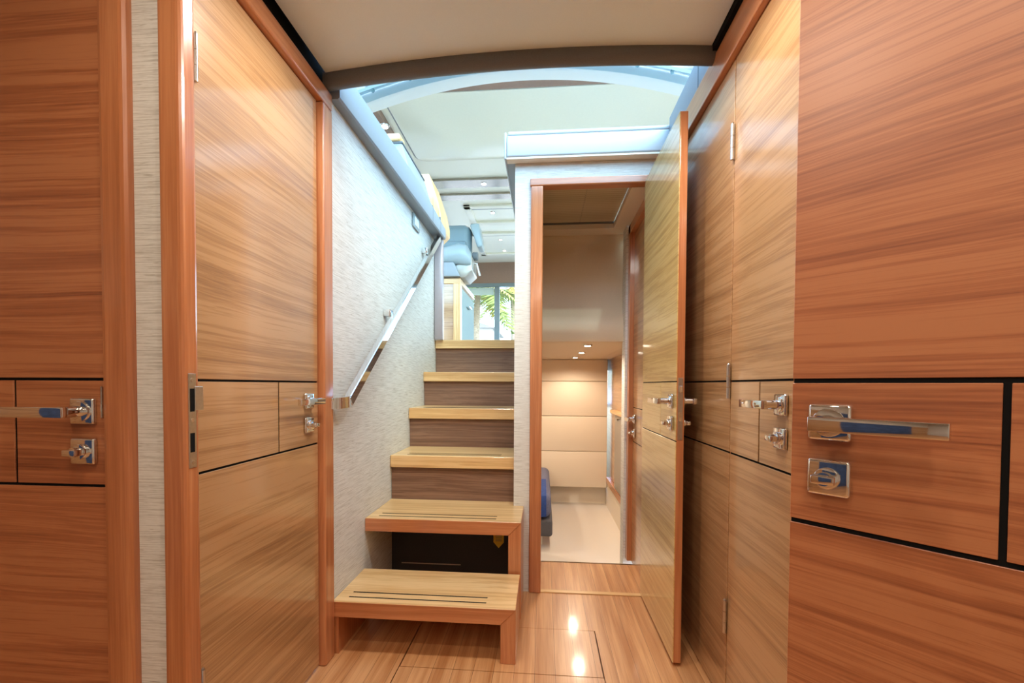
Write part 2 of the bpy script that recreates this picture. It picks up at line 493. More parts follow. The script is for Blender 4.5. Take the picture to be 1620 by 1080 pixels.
def casing(name, boxes, mat, label, bev=0.006):
    mb = MB()
    for b in boxes:
        mb.box(*b, bev, 3)
    return struct(name, mb, mat, label, 'trim')

casing('trim_1', [(-0.820, -0.761, 0.748, 0.81, 0, 2.0)], 'solid_z', 'reddish solid teak frame beside the closed door at the far left', 0.012)
tr2 = casing('trim_2', [(-0.700, -0.653, 0.748, 0.786, 0, 2.0)], 'solid_z', 'reddish teak door jamb with a steel strike plate, right of the wallpaper strip', 0.009)
casing('trim_3', [(XL - 0.03, -0.722, 1.398, 1.462, 0, 1.876)], 'solid_z', 'upright teak frame between left corridor door and wallpapered stair wall', 0.006)
casing('trim_4', [(XL - 0.03, -0.722, 0.80, 1.462, 1.876, 1.934)], 'solid_y', 'teak head frame over the left corridor door', 0.006)
casing('trim_5', [(0.522, XR + 0.035, 0.80, 1.99, 1.884, 1.975)], 'solid_y', 'teak rail running above the tall doors on the right corridor wall', 0.004)
casing('trim_6', [(0.54, 0.60, 0.735, 0.80, 0, 2.0)], 'solid_z', 'teak jamb at the near end of the right corridor wall', 0.009)

# ------------------------------------------------------------------ doors (local frame: x along the door, z up, face at y = 0 looking to -y)
def local_handle(root, hx, z, s, face=0.0, back=False, length=0.125):
    """rose, lever, lock rose, thumb turn; s = +1/-1 lever direction along x"""
    sg = 1 if back else -1
    def Y(d): return face + sg * d
    h = MB().box(hx - 0.0247, hx + 0.0247, Y(0), Y(0.009), z - 0.0247, z + 0.0247, 0.004, 3).build('door_handle', 'chrome', root, True)
    lv = MB().cyl((hx, Y(0.006), z), (hx, Y(0.046), z), 0.0105, n=28)
    lv.box(hx - s * 0.012, hx + s * length, Y(0.040), Y(0.053), z - 0.0095, z + 0.0095, 0.0012, 2)
    lv.cyl((hx, Y(0.008), z), (hx, Y(0.013), z), 0.019, n=32, bev=0.001)
    h['_local'] = 1
    lv.build('lever', 'chrome', h, True)
    zl = z - 0.0755
    k = MB().box(hx - 0.0247, hx + 0.0247, Y(0), Y(0.009), zl - 0.0247, zl + 0.0247, 0.004, 3).build('privacy_lock', 'chrome', root, True)
    k['_local'] = 1
    t = MB().cyl((hx, Y(0.008), zl), (hx, Y(0.016), zl), 0.0145, n=32, bev=0.001)
    t.cyl((hx, Y(0.014), zl), (hx, Y(0.026), zl), 0.009, n=24)
    t.box(hx - 0.0135, hx + 0.0135, Y(0.016), Y(0.033), zl - 0.006, zl + 0.006, 0.002, 2)
    t.build('thumb_turn', 'chrome', k, True)

def hinge(root, x, z0, z1, y=-0.006, r=0.0055):
    hb = MB()
    n = 3
    hh = (z1 - z0) / n
    for i in range(n):
        hb.cyl((x, y, z0 + i * hh + 0.0007), (x, y, z0 + (i + 1) * hh - 0.0007), r, n=16)
    hb.cyl((x, y, z1), (x, y, z1 + 0.004), r * 0.8, r * 0.5, n=16)
    return hb.build('hinge', 'steel', root, True)

def door(name, loc, rz, w, z0, z1, t, g0, g1, vg, free, label, hx=None, hz=0.8975, handle=True, back=False, mat='teak_x', edge='solid_z', thin=0.0055, length=0.125):
    root = empty(name, loc, rz, local=True)
    tag(root, label, 'door', None, 'structure')
    vt = 0.003
    MB().box(0, w, vt, t, z0, z1, 0.001).build('door_core', edge, root)
    MB().box(0.001, w - 0.001, vt - 0.0005, vt + 0.0002, z0 + 0.001, z1 - 0.001).build('groove_backing', 'black', root)
    h = thin / 2
    def pan(a, b, c, d):
        MB().box(a, b, 0, vt, c, d, 0.0006, 1).build('door_panel', mat, root)
    if g0 is None:
        pan(0, w, z0, z1)
    else:
        pan(0, w, z0, g0 - h)
        pan(0, w, g1 + h, z1)
        if vg is None:
            pan(0, w, g0 + h, g1 - h)
        else:
            pan(0, vg - h, g0 + h, g1 - h)
            pan(vg + h, w, g0 + h, g1 - h)
    if handle:
        s = 1 if free == 'lo' else -1
        hx = hx if hx is not None else (0.047 if free == 'lo' else w - 0.047)
        local_handle(root, hx, hz, s, length=length)
        if back:
            local_handle(root, hx, hz, s, face=t, back=True, length=length)
    return root

R90 = math.radians(90)
# A: closed door facing us at the far left (free edge on its right)
dA = door('door_1', (-1.70, 0.758, 0), 0, 0.880, 0.01, 2.0, 0.035, 0.756, 0.9575, 0.692, 'hi', 'closed teak door facing us at the far left edge', hx=0.839, mat='red_x')
MB().box(0.8735, 0.8765, -0.004, 0.0, 0.885, 0.944, 0.0005, 1).build('latch_plate', 'steel', dA)
# B: closed door on the left corridor wall, hinged at its near edge
dB = door('door_2', (-0.742, 0.855, 0), R90, 0.535, 0.012, 1.872, 0.035, 0.7555, 0.9575, 0.322, 'hi', 'closed teak door on the left corridor wall, hinged at its near edge', hx=0.474, hz=0.897)
hinge(dB, 0.032, 1.59, 1.69, y=-0.004, r=0.004)
hinge(dB, 0.032, 0.22, 0.325, y=-0.004, r=0.004)
# C: cabin door standing open into the corridor
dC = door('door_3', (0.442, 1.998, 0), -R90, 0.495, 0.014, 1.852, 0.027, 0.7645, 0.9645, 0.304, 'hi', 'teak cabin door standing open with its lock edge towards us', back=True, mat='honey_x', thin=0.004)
# lock face plate on its edge (x = w)
lp = MB().box(0.4945, 0.4965, 0.006, 0.022, 0.770, 0.977, 0.0004, 1).build('lock_plate', 'steel', dC)
lp['_local'] = 1
MB().box(0.4955, 0.502, 0.009, 0.019, 0.928, 0.950, 0.001, 1).build('latch_bolt', 'chrome', lp)
MB().box(0.4955, 0.4972, 0.009, 0.019, 0.832, 0.862, 0.0004, 1).build('dead_bolt', 'chrome', lp)
sc_ = MB()
for z in (0.788, 0.962):
    sc_.cyl((0.496, 0.014, z), (0.4975, 0.014, z), 0.004, n=12)
sc_.build('screw', 'steel', lp)
# D: tall doors on the right corridor wall
dD = door('door_4', (XR, 1.317, 0), -R90, 0.375, 0.004, 1.882, 0.03, 0.757, 0.9645, 0.169, 'hi', 'tall teak door on the right corridor wall with chrome lever, hinged at its far edge', hx=0.277, hz=0.908, length=0.10)
for a, b in ((1.597, 1.698), (0.914, 1.012), (0.226, 0.324)):
    hinge(dD, -0.002, a, b)
dD1 = door('door_5', (XR, 1.99, 0), -R90, 0.668, 0.004, 1.882, 0.03, 0.757, 0.9645, None, 'hi', 'fixed teak panel of the right corridor wall behind the open cabin door', handle=False)
# near right door, standing open at an angle
ANG = math.radians(-46.58)
dN = door('door_6', (0.361, 0.669, 0), ANG, 0.63, 0.012, 1.985, 0.038, 0.7565, 0.958, 0.206, 'lo', 'large teak door standing half open across the right foreground', thin=0.0065, mat='red_x', hz=0.901, length=0.121)
# E: door inside the cabin passage, on its right
dE = door('door_7', (0.492, 2.452, 0), -R90, 0.43, -0.02, 1.78, 0.03, 0.646, 0.831, 0.195, 'lo', 'teak door on the right of the cabin passage, seen edge-on through the doorway', hz=0.772, thin=0.004, hx=0.05, length=0.09)

# strike plate in the jamb (x face)
sp = MB().box(-0.6535, -0.6515, 0.757, 0.7745, 0.793, 0.969, 0.0004, 1).build('strike_plate', 'steel', tr2)
MB().box(-0.6535, -0.6495, 0.770, 0.790, 0.900, 0.945, 0.001, 1).build('strike_lip', 'steel', sp)
MB().box(-0.6525, -0.6512, 0.7595, 0.770, 0.898, 0.941).build('latch_hole', 'black', sp)
MB().box(-0.6525, -0.6512, 0.7595, 0.770, 0.822, 0.858).build('bolt_hole', 'black', sp)
sw = MB()
for z in (0.957, 0.882, 0.803):
    sw.cyl((-0.652, 0.765, z), (-0.6508, 0.765, z), 0.0036, n=14)
sw.build('screw', 'chrome', sp)

# ------------------------------------------------------------------ partition with the cabin doorway
pw = MB().box(-0.132, -0.03, 2.0, 2.945, 0, 1.948).box(0.47, XR + 0.03, 2.0, 2.03, 0, 1.948).box(-0.031, 0.471, 2.0, 2.03, 1.862, 1.948)
struct('wall_partition', pw, 'paper', 'pale wallpapered partition between the stairs and the cabin doorway', 'wall')
casing('trim_7', [(-0.060, -0.006, 1.986, 2.04, 0.0, 1.842)], 'solid_z', 'upright teak frame on the left of the cabin doorway', 0.005)
casing('trim_8', [(-0.064, 0.50, 1.986, 2.04, 1.842, 1.876)], 'solid_x', 'teak head frame over the cabin doorway', 0.005)
casing('trim_9', [(0.4695, 0.50, 1.986, 2.04, 0.0, 1.842)], 'solid_z', 'upright teak frame on the hinge side of the cabin doorway', 0.004)
# white padded coaming over the doorway
rc = empty('white_coaming', (0.18, 2.0, 1.95))
tag(rc, 'white leather padded coaming over the cabin doorway, partly in sunlight', 'padded coaming')
MB().box(-0.168, 0.56, 1.955, 2.0, 1.958, 2.052, 0.008, 3).build('front_pad', 'whitepad', rc, True)
MB().box(-0.162, 0.56, 1.957, 2.72, 2.053, 2.070, 0.006, 3).build('top_pad', 'whitepad', rc, True)
MB().box(-0.178, -0.1685, 1.955, 2.94, 1.95, 2.066, 0.004, 3).build('end_pad', 'whitepad', rc, True)
MB().box(-0.168, 0.56, 1.958, 2.0, 1.949, 1.9575, 0.001).build('underside_strip', 'beigelight', rc)
MB().box(-0.132, 0.56, 2.001, 2.03, 1.949, 2.0525).build('backing', 'whitepad', rc)
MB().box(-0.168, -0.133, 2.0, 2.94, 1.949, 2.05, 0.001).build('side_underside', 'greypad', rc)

# grey coaming on the left
lc = empty('grey_coaming', (-0.71, 2.1, 1.92))
tag(lc, 'blue-grey leather padded coaming along the top of the stair wall', 'padded coaming')
cm = MB()
sec = []
for y, xf in ((1.47, -0.700), (1.9, -0.686), (2.4, -0.674), (2.93, -0.660)):
    ztop = 2.055 if y < 2.5 else 2.055 - (y - 2.5) * 0.12
    sec.append([(-0.86, y, 1.926), (xf - 0.006, y, 1.926), (xf, y, 1.932), (xf, y, ztop - 0.012), (xf - 0.010, y, ztop), (xf - 0.03, y, ztop + 0.004), (-0.86, y, ztop + 0.004)])
cm.loft(sec, close=True)
cm.build('coaming_pad', 'greypad', lc, True)
for y in (2.62, 2.80):
    t_ = (y - 1.43) / 1.5
    xf = -0.700 + 0.040 * t_
    MB().box(xf - 0.01, xf + 0.0008, y - 0.0015, y + 0.0015, 1.934, 2.03).build('seam', 'dash', lc)

# grey coaming on the right
rcg = empty('slate_coaming', (0.56, 1.7, 1.98))
tag(rcg, 'slate blue padded coaming above the tall right-hand doors', 'padded coaming')
MB().box(0.530, 0.70, 1.45, 1.955, 1.978, 2.098, 0.006, 3).build('coaming_pad', 'greypad', rcg, True)
MB().box(0.5285, 0.532, 1.598, 1.6005, 1.985, 2.09).build('seam', 'dash', rcg)

# ------------------------------------------------------------------ windshield, deck, saloon
def arc_z(x, zc, k, xc=-0.15):
    return zc - k * (x - xc) ** 2
ax_ = [-1.9 + i * (3.6 / 40) for i in range(41)]
ws = empty('window_1', (0, 2.4, 2.6))
tag(ws, 'curved blue-tinted windshield over the stairwell', 'window', None, 'structure')
rows = []
for y, zc, k in ((1.30, 2.10, 0.02), (1.8, 2.42, 0.05), (2.4, 2.80, 0.09), (3.0, 3.17, 0.13), (3.16, 3.27, 0.137)):
    rows.append([(x, y, arc_z(x, zc, k)) for x in ax_])
MB().loft(rows).build('windshield_glass', 'windshield', ws, True)
rows = []
for x in ax_:
    z = arc_z(x, 3.262, 0.137)
    rows.append([(x, 2.985, z - 0.115), (x, 3.16, z - 0.004), (x, 3.16, z + 0.006), (x, 2.985, z - 0.100)])
MB().loft(rows, close=True).build('glass_border', 'bluefrit', ws, True)
bl = MB()
for x in (-1.22, -0.95, -0.62, 0.35, 0.62, 0.85, 1.1):
    z = arc_z(x, 3.262, 0.137) - 0.062
    bl.cyl((x, 3.07, z - 0.012), (x, 3.076, z), 0.013, n=18)
bl.build('bolt', 'bluefrit', ws, True)
rows = []
for x in ax_:
    z = arc_z(x, 3.262, 0.137)
    rows.append([(x, 2.972, z - 0.132), (x, 2.99, z - 0.118), (x, 2.99, z - 0.095), (x, 2.972, z - 0.11)])
MB().loft(rows, close=True).build('glazing_seal', 'greypaint', ws, True)

# roof head: white arched frame
rows = []
for x in ax_:
    z0, z1 = arc_z(x, 3.185, 0.137), arc_z(x, 3.275, 0.137)
    rows.append([(x, 3.17, z0 + 0.012), (x, 3.185, z0), (x, 3.27, z0 - 0.0), (x, 3.27, z1 + 0.05), (x, 3.165, z1)])
tag(MB().loft(rows, close=True).build('roof_arch', 'white', smooth=True), 'white arched roof frame between windshield and saloon ceiling', 'roof frame')

struct('ceiling_saloon', MB().box(-1.35, 1.5, 3.27, 8.15, 3.215, 3.26), 'cream', 'cream saloon ceiling above the stairs', 'ceiling')
struct('trim_roof_front', MB().box(-1.5, 1.5, 3.25, 3.37, 3.197, 3.216, 0.004), 'brownpanel', 'brown strip along the front edge of the saloon ceiling', 'trim')
struct('trim_roof_side', MB().box(-1.75, -1.352, 3.25, 8.15, 3.16, 3.25), 'brownpanel')
struct('trim_roof_side_far', MB().box(1.5, 1.9, 3.25, 8.15, 3.16, 3.25), 'brownpanel')
sp_ = empty('sunroof_panel', (0, 3.9, 3.2))
tag(sp_, 'large glossy cream sunroof panel in the saloon ceiling', 'sunroof')
mbp = MB()
g = [(-1.29, 3.385), (1.2, 3.385), (1.2, 4.40), (-1.29, 4.40)]
def rrect(x0, x1, y0, y1, r, z, n=6):
    pts = []
    for cx, cy, a0 in ((x1 - r, y1 - r, 0), (x0 + r, y1 - r, 90), (x0 + r, y0 + r, 180), (x1 - r, y0 + r, 270)):
        for i in range(n + 1):
            a = math.radians(a0 + 90 * i / n)
            pts.append((cx + r * math.cos(a), cy + r * math.sin(a), z))
    return pts
MB().prism(rrect(-1.27, 1.2, 3.38, 4.39, 0.10, 3.198), (0, 0, 0.02), 0.005).build('panel', 'creamgloss', sp_, True)
MB().prism(rrect(-1.285, 1.215, 3.365, 4.405, 0.115, 3.208), (0, 0, 0.006)).build('gasket', 'greypad', sp_)
for i, (y0, y1) in enumerate(((4.80, 4.985), (5.17, 5.315))):
    tag(MB().box(-1.30, 1.3, y0, y1, 3.188, 3.217, 0.003).build('ceiling_strip', 'mirror'),
        ['polished metal ceiling strip carrying a downlight, just behind the sunroof', 'narrower polished metal ceiling strip without a lamp, behind the first strip'][i], 'ceiling strip', 'polished strips across the saloon ceiling')
# raised trays of the aft ceiling
for i, (x0, x1, y0, y1) in enumerate(((-1.02, 0.6, 5.50, 6.15), (-1.08, 0.6, 6.5, 7.6))):
    r_ = MB()
    for q in ((x0, x1, y0, y0 + 0.09), (x0, x1, y1 - 0.09, y1), (x0, x0 + 0.09, y0, y1), (x1 - 0.09, x1, y0, y1)):
        r_.box(*q, 3.185, 3.217, 0.008, 2)
    tag(r_.build('ceiling_tray_frame', 'cream', smooth=True), ['shallow raised frame on the cream ceiling around one downlight', 'farther raised frame on the cream ceiling around two downlights'][i], 'ceiling frame', 'raised frames on the saloon ceiling')
    o_ = MB().box(x0 + 0.095, x1 - 0.095, y0 + 0.092, y0 + 0.15, 3.205, 3.217).build('ceiling_vent_slot', 'greypad')
    tag(o_, ['thin slot vent in the nearer ceiling frame', 'thin slot vent in the farther ceiling frame'][i], 'vent', 'slot vents in the saloon ceiling')

def downlight(loc, r, label, group, power, col=WARM, kind='SPOT', nrm=(0, 0, -1), lens='lampwarm', size=2.2):
    """recessed lamp: ring, glowing lens and its light"""
    d = Vector(nrm)
    root = empty('ceiling_downlight', loc)
    tag(root, label, 'downlight', group)
    p = Vector(loc)
    MB().cyl(p, p + d * 0.006, r, r * 0.92, n=24).build('trim_ring', 'chrome', root, True)
    MB().cyl(p + d * 0.0062, p + d * 0.0075, r * 0.66, n=20).build('lens', lens, root, True)
    ld = bpy.data.lights.new('downlight', 'SPOT' if kind == 'SPOT' else 'POINT')
    ld.energy = power; ld.color = col
    ld.shadow_soft_size = r
    if kind == 'SPOT':
        ld.spot_size = size; ld.spot_blend = 0.6
    lo = bpy.data.objects.new('lamp_light', ld)
    COL.objects.link(lo)
    lo.parent = root
    lo.location = d * 0.02
    return root

sg = 'downlights in the saloon ceiling'
downlight((-0.672, 4.89, 3.188), 0.035, 'small downlight glowing on the polished ceiling strip', sg, 8)
downlight((-0.675, 5.77, 3.214), 0.035, 'small downlight inside the nearer ceiling frame', sg, 8)
downlight((-0.678, 6.85, 3.214), 0.035, 'small downlight in the farther ceiling frame, the nearer of its two', sg, 8)
downlight((-0.663, 7.40, 3.214), 0.035, 'small downlight in the farther ceiling frame, the one nearest the glass doors', sg, 8)
downlight((-1.365, 3.70, 3.158), 0.045, 'downlight glowing in the dark side strip beside the sunroof', sg, 8)

# decks and hulls
struct('floor_saloon', MB().box(-1.9, -0.133, 2.962, 8.15, 1.20, ZD - 0.001).box(-0.133, 1.9, 2.75, 8.15, 1.225, ZD - 0.001), 'carpet')  # unseen floor and side walls made pale to bounce light onto the ceiling
struct('wall_saloon_left', MB().box(-1.95, -1.9, 1.3, 8.15, 1.2, 1.95).box(-1.95, -1.9, 3.9, 4.05, 1.95, 3.2).box(-1.95, -1.9, 6.2, 6.35, 1.95, 3.2).box(-1.95, -1.9, 3.2, 8.15, 2.95, 3.25), 'cream')
struct('wall_saloon_right', MB().box(1.9, 1.95, 1.3, 8.15, 1.2, 1.95).box(1.9, 1.95, 3.9, 4.05, 1.95, 3.2).box(1.9, 1.95, 6.2, 6.35, 1.95, 3.2).box(1.9, 1.95, 3.2, 8.15, 2.95, 3.25), 'cream')
struct('floor_dash_left', MB().box(-1.9, -0.862, 1.25, 2.6, 2.02, 2.05), 'dashtop')
struct('floor_dash_right', MB().box(0.702, 1.9, 1.25, 2.74, 2.02, 2.05), 'dashtop')
struct('wall_dash', MB().box(-0.17, 1.9, 2.72, 2.745, ZD, 2.05), 'cream')

for i, x in enumerate((-1.925, 1.925)):
    wg = empty('window_%d' % (3 + i), (x, 4, 2.4))
    tag(wg, None, None, None, 'structure')
    MB().box(x - 0.004, x + 0.004, 3.17, 8.1, 1.95, 2.95).build('tinted_pane', 'sidetint', wg)  # unseen tinted panes added to dim the side daylight
# aft bulkhead with glass doors
struct('wall_aft', MB().box(-1.95, 1.95, 8.1, 8.16, 2.83, 3.22), 'brownpanel', 'brown header panel above the glass sliding doors', 'wall')
gd = empty('window_2', (0, 8.12, ZD))
tag(gd, 'sliding glass doors at the aft end of the saloon', 'window', None, 'structure')
fr = MB().box(-1.95, 1.95, 8.08, 8.14, 2.765, 2.83, 0.004)
fr.box(-1.95, 1.95, 8.08, 8.14, ZD, ZD + 0.06)
for x in (-1.9, -0.86, 0.3, 1.4):
    fr.box(x - 0.048, x + 0.048, 8.085, 8.135, ZD + 0.06, 2.765, 0.004)
fr.build('door_frame', 'greypaint', gd)
for a, b in ((-1.85, -0.91), (-0.81, 0.25), (0.35, 1.35)):
    MB().box(a, b, 8.105, 8.112, ZD + 0.06, 2.765).build('glass_pane', 'glass', gd)
tag(MB().box(-1.80, -0.93, 8.16, 8.17, 2.63, 2.76).build('roller_shade', 'shade'), 'white roller shade drawn a little way down behind the glass door', 'roller shade')

# ------------------------------------------------------------------ stairs
stair = empty('staircase', (-0.43, 2.5, 0))
tag(stair, 'upper flight of teak stairs with dark risers climbing to the saloon', 'staircase')
TR = [(2.052, 0.610), (2.345, 0.823), (2.640, 1.029), (2.937, ZD)]
for i, (y, z) in enumerate(TR):
    back = TR[i + 1][0] + 0.03 if i < 3 else 3.05
    MB().box(XL + 0.002, -0.1335, y, back, z - 0.058, z, 0.003, 2).build('tread', 'gold_x', stair)
    zb = 0.36 if i == 0 else TR[i - 1][1]
    MB().box(XL + 0.002, -0.1335, y + 0.022, y + 0.034, zb - (0.0 if i else 0.0), z - 0.0585).build('riser', 'wenge_x', stair)
    if i < 2:
        for dy in (0.035, 0.070):
            MB().box(-0.66, -0.20, y + dy, y + dy + 0.006, z - 0.001, z + 0.0007).build('anti_slip_strip', 'black', stair)

def box_step(y0, y1, z, xr, label, left_leg, leg=0.052, th=0.054):
    root = empty('box_step', ((XL + xr) / 2, (y0 + y1) / 2, 0))
    tag(root, label, 'step', 'free-standing box steps at the foot of the stairs')
    x0 = XL + 0.002
    # tread and mitred right leg
    tm = MB().prism([(x0, y0, z - th), (xr - leg, y0, z - th), (xr, y0, z), (x0, y0, z)], (0, y1 - y0, 0), 0.0015, 1)
    tread = tm.build('tread', 'gold_x', root)
    MB().prism([(x0, y0 - 0.002, z - th), (xr - leg, y0 - 0.002, z - th), (xr, y0 - 0.002, z - 0.002), (x0, y0 - 0.002, z - 0.002)], (0, 0.0025, 0)).build('front_lipping', 'solid_x', root)
    MB().prism([(xr - leg, y0, 0), (xr, y0, 0), (xr, y0, z - 0.0006), (xr - leg, y0, z - th - 0.0006)], (0, y1 - y0, 0), 0.0015, 1).build('leg', 'solid_z', root)
    if left_leg:
        MB().box(x0 + 0.004, x0 + 0.02, y0 + 0.006, y1, 0, z - th).build('leg', 'solid_z', root)
    for dy in (0.036, 0.073):
        MB().box(x0 + 0.045, xr - 0.105, y0 + dy - 0.003, y0 + dy + 0.003, z - 0.001, z + 0.0006).build('anti_slip_strip', 'black', root)
    return root
box_step(1.465, 1.742, 0.190, -0.088, 'lowest step, a free-standing teak bench on the corridor floor', True)
box_step(1.755, 2.068, 0.396, -0.085, 'second step, a teak bench without left leg in front of the black board', False)

bp_ = empty('black_panel', (-0.45, 2.075, 0))
tag(bp_, 'black access panel under the second step', 'panel')
MB().box(XL + 0.002, -0.1335, 2.074, 2.09, 0.0, 0.36).build('board', 'blackpanel', bp_)
MB().box(-0.684, -0.392, 2.0725, 2.0745, 0.079, 0.083).build('slot_edge', 'steel', bp_)
tg = empty('hanging_tag', (-0.205, 2.068, 0.3))
tag(tg, 'yellow pointed paper tag hanging against the black panel', 'tag')
MB().prism([(-0.232, 2.066, 0.31), (-0.232, 2.066, 0.20), (-0.207, 2.066, 0.172), (-0.182, 2.066, 0.20), (-0.182, 2.066, 0.31)], (0, 0.002, 0)).build('paper', 'yellow', tg)
ln = MB()
for i, z in enumerate((0.206, 0.214, 0.222, 0.230, 0.238)):
    ln.box(-0.222, -0.192, 2.0652, 2.0662, z, z + 0.002)
ln.build('print_lines', 'dash', tg)

# post at the head of the stairs
tag(MB().box(-0.732, -0.676, 2.905, 2.948, ZD + 0.001, 1.925, 0.004, 2).build('corner_post', 'postmauve', smooth=True), 'mauve-grey upright post at the head of the stairs below the grey coaming', 'post')

# handrail
hr = empty('handrail', (-0.70, 1.5, 0.9))
tag(hr, 'polished chrome handrail slanting up the wallpapered stair wall', 'handrail')
p0, p1 = Vector((-0.690, 1.502, 0.888)), Vector((-0.690, 2.86, 1.912))
d = (p1 - p0).normalized()
n = Vector((0, -d.z, d.y))
def rail_sec(p, dd, nn, hw=0.013, hh=0.019):
    sx = Vector((1, 0, 0))
    return [p + sx * hw - nn * hh, p + sx * hw + nn * hh, p - sx * hw + nn * hh, p - sx * hw - nn * hh]
rail = MB().loft([rail_sec(p0, d, n), rail_sec(p1, d, n)], close=True)
bmesh.ops.bevel(rail.bm, geom=rail.bm.edges[:], offset=0.0025, segments=2, affect='EDGES')
rail.build('rail', 'chrome', hr, True)
ret = MB()
secs = []
for t in range(9):
    a = math.radians(90 * t / 8)
    c = Vector((-0.690 - 0.045 * (1 - math.cos(a)), 1.502 - 0.045 * math.sin(a), 0.888 - 0.045 * math.sin(a) * 0.15))
    tx = Vector((math.cos(a), -math.sin(a), 0)).normalized()
    secs.append([c + tx * 0.013 - Vector((0, 0, 0.017)), c + tx * 0.013 + Vector((0, 0, 0.021)), c - tx * 0.013 + Vector((0, 0, 0.021)), c - tx * 0.013 - Vector((0, 0, 0.017))])
ret.loft(secs, close=True)
ret.build('wall_return', 'chrome', hr, True)
for y in (1.985, 2.62):
    t = (y - p0.y) / (p1.y - p0.y)
    z = p0.z + t * (p1.z - p0.z)
    MB().box(XL + 0.0005, -0.700, y - 0.016, y + 0.016, z + 0.012, z + 0.044, 0.003, 2).build('bracket', 'chrome', hr, True)

# switch plate
swp = empty('wall_switch', (XL, 2.47, 1.875))
tag(swp, 'small grey switch plate on the stair wall just under the coaming', 'switch')
MB().box(XL + 0.0005, XL + 0.010, 2.41, 2.535, 1.835, 1.912, 0.003, 2).build('plate', 'switchgrey', swp, True)
MB().box(XL + 0.009, XL + 0.013, 2.435, 2.468, 1.85, 1.897, 0.001, 1).build('rocker', 'white', swp)
MB().box(XL + 0.009, XL + 0.013, 2.478, 2.511, 1.85, 1.897, 0.001, 1).build('rocker', 'white', swp)

# ------------------------------------------------------------------ things in the saloon
gw = empty('helm_console', (-0.9, 2.5, 2.0))
tag(gw, 'grey leather helm console rising above the stair coaming with wooden top rail', 'console')
MB().prism([(-1.02, 2.42, 2.063), (-0.735, 2.42, 2.063), (-0.735, 2.42, 2.10), (-0.795, 2.42, 2.30), (-1.0, 2.42, 2.30)], (0, 0.48, 0), 0.008, 2).build('padded_body', 'greypad', gw, True)
MB().box(-1.02, -0.80, 2.40, 2.5, 2.306, 2.345, 0.012, 3).build('top_rail', 'gold_x', gw, True)
MB().box(-1.02, -0.79, 2.416, 2.88, 2.297, 2.3055).build('shadow_strip', 'dash', gw)
wb = MB().prism([(-0.98, 3.02, ZD), (-0.79, 3.02, ZD), (-0.79, 3.02, 1.99), (-0.715, 3.02, 2.06), (-0.715, 3.02, 2.12), (-0.735, 3.02, 2.22), (-0.80, 3.02, 2.415), (-0.98, 3.02, 2.415)], (0, 0.30, 0), 0.006, 2)
tag(wb.build('console_side_panel', 'gold_z', smooth=False), 'golden wooden side panel standing behind the grey helm console', 'panel')

hc = empty('helm_cabinet', (-1.05, 4.6, ZD))
tag(hc, 'golden teak cabinet with woven front carrying the helm seat', 'cabinet')
MB().box(-1.45, -0.80, 4.20, 5.03, 1.93, 1.978, 0.003).build('top', 'gold_x', hc)
MB().box(-0.872, -0.80, 4.20, 4.27, ZD, 1.93, 0.002).build('corner_stile', 'gold_z', hc)
MB().box(-1.45, -0.872, 4.215, 4.24, ZD, 1.93).build('woven_front', 'teak_x', hc)
MB().box(-0.822, -0.803, 4.27, 5.03, ZD, 1.90).build('side_panel', 'greenglass', hc)
MB().box(-0.80, -0.770, 4.55, 4.70, 1.76, 1.772, 0.002).build('latch_handle', 'chrome', hc)

hs = empty('helm_chair', (-0.93, 4.5, 1.98))
tag(hs, 'blue-grey leather helm seat with folded armrest on the teak cabinet', 'seat')
def pad(name, x0, x1, y0, y1, z0, z1, r, mat, par):
    return MB().box(x0, x1, y0, y1, z0, z1, r, 6).build(name, mat, par, True)
pad('backrest', -1.28, -0.725, 4.32, 4.50, 2.19, 2.55, 0.075, 'seatblue', hs)
pad('backrest_roll', -1.28, -0.765, 4.285, 4.33, 2.30, 2.37, 0.02, 'seatblue', hs)
arm_ = MB().prism([(-0.735, 4.30, 2.535), (-0.64, 4.30, 2.545), (-0.60, 4.30, 2.31), (-0.655, 4.30, 2.30)], (0, 0.20, 0), 0.022, 4)
arm_.build('armrest', 'seatlight', hs, True)
st_ = MB()
pts = [(-1.30, 2.30, 0.07), (-1.1, 2.29, 0.075), (-0.95, 2.29, 0.085), (-0.82, 2.30, 0.105), (-0.74, 2.285, 0.10), (-0.70, 2.25, 0.06)]
secs = []
for x, z, r in pts:
    secs.append([(x, 4.22 + 0.9 * r * math.cos(a), z - 0.09 + r * math.sin(a)) for a in [2 * math.pi * k / 16 for k in range(16)]])
st_.loft(secs, close=True)
st_.build('seat_bolster', 'seatlight', hs, True)
MB().prism([(-1.02, 4.20, 2.02), (-0.80, 4.20, 2.13), (-0.695, 4.20, 2.20), (-0.688, 4.20, 2.05), (-0.76, 4.20, 1.985), (-1.02, 4.20, 1.985)], (0, 0.32, 0), 0.012, 3).build('seat_shell', 'fridge', hs, True)
MB().prism([(-1.02, 4.16, 2.125), (-0.86, 4.16, 2.125), (-0.80, 4.16, 1.99), (-1.02, 4.16, 1.99)], (0, 0.06, 0), 0.008, 2).build('footrest_plate', 'greypad', hs, True)
MB().cyl((-0.71, 4.36, 2.23), (-0.655, 4.36, 2.23), 0.04, n=20, bev=0.006).build('recline_knob', 'dash', hs, True)
lv_ = MB().cyl((-0.69, 4.34, 2.155), (-0.655, 4.34, 2.15), 0.010, n=12).cyl((-0.665, 4.34, 2.155), (-0.635, 4.34, 2.035), 0.009, 0.012, n=12)
lv_.build('recline_lever', 'chrome', hs, True)

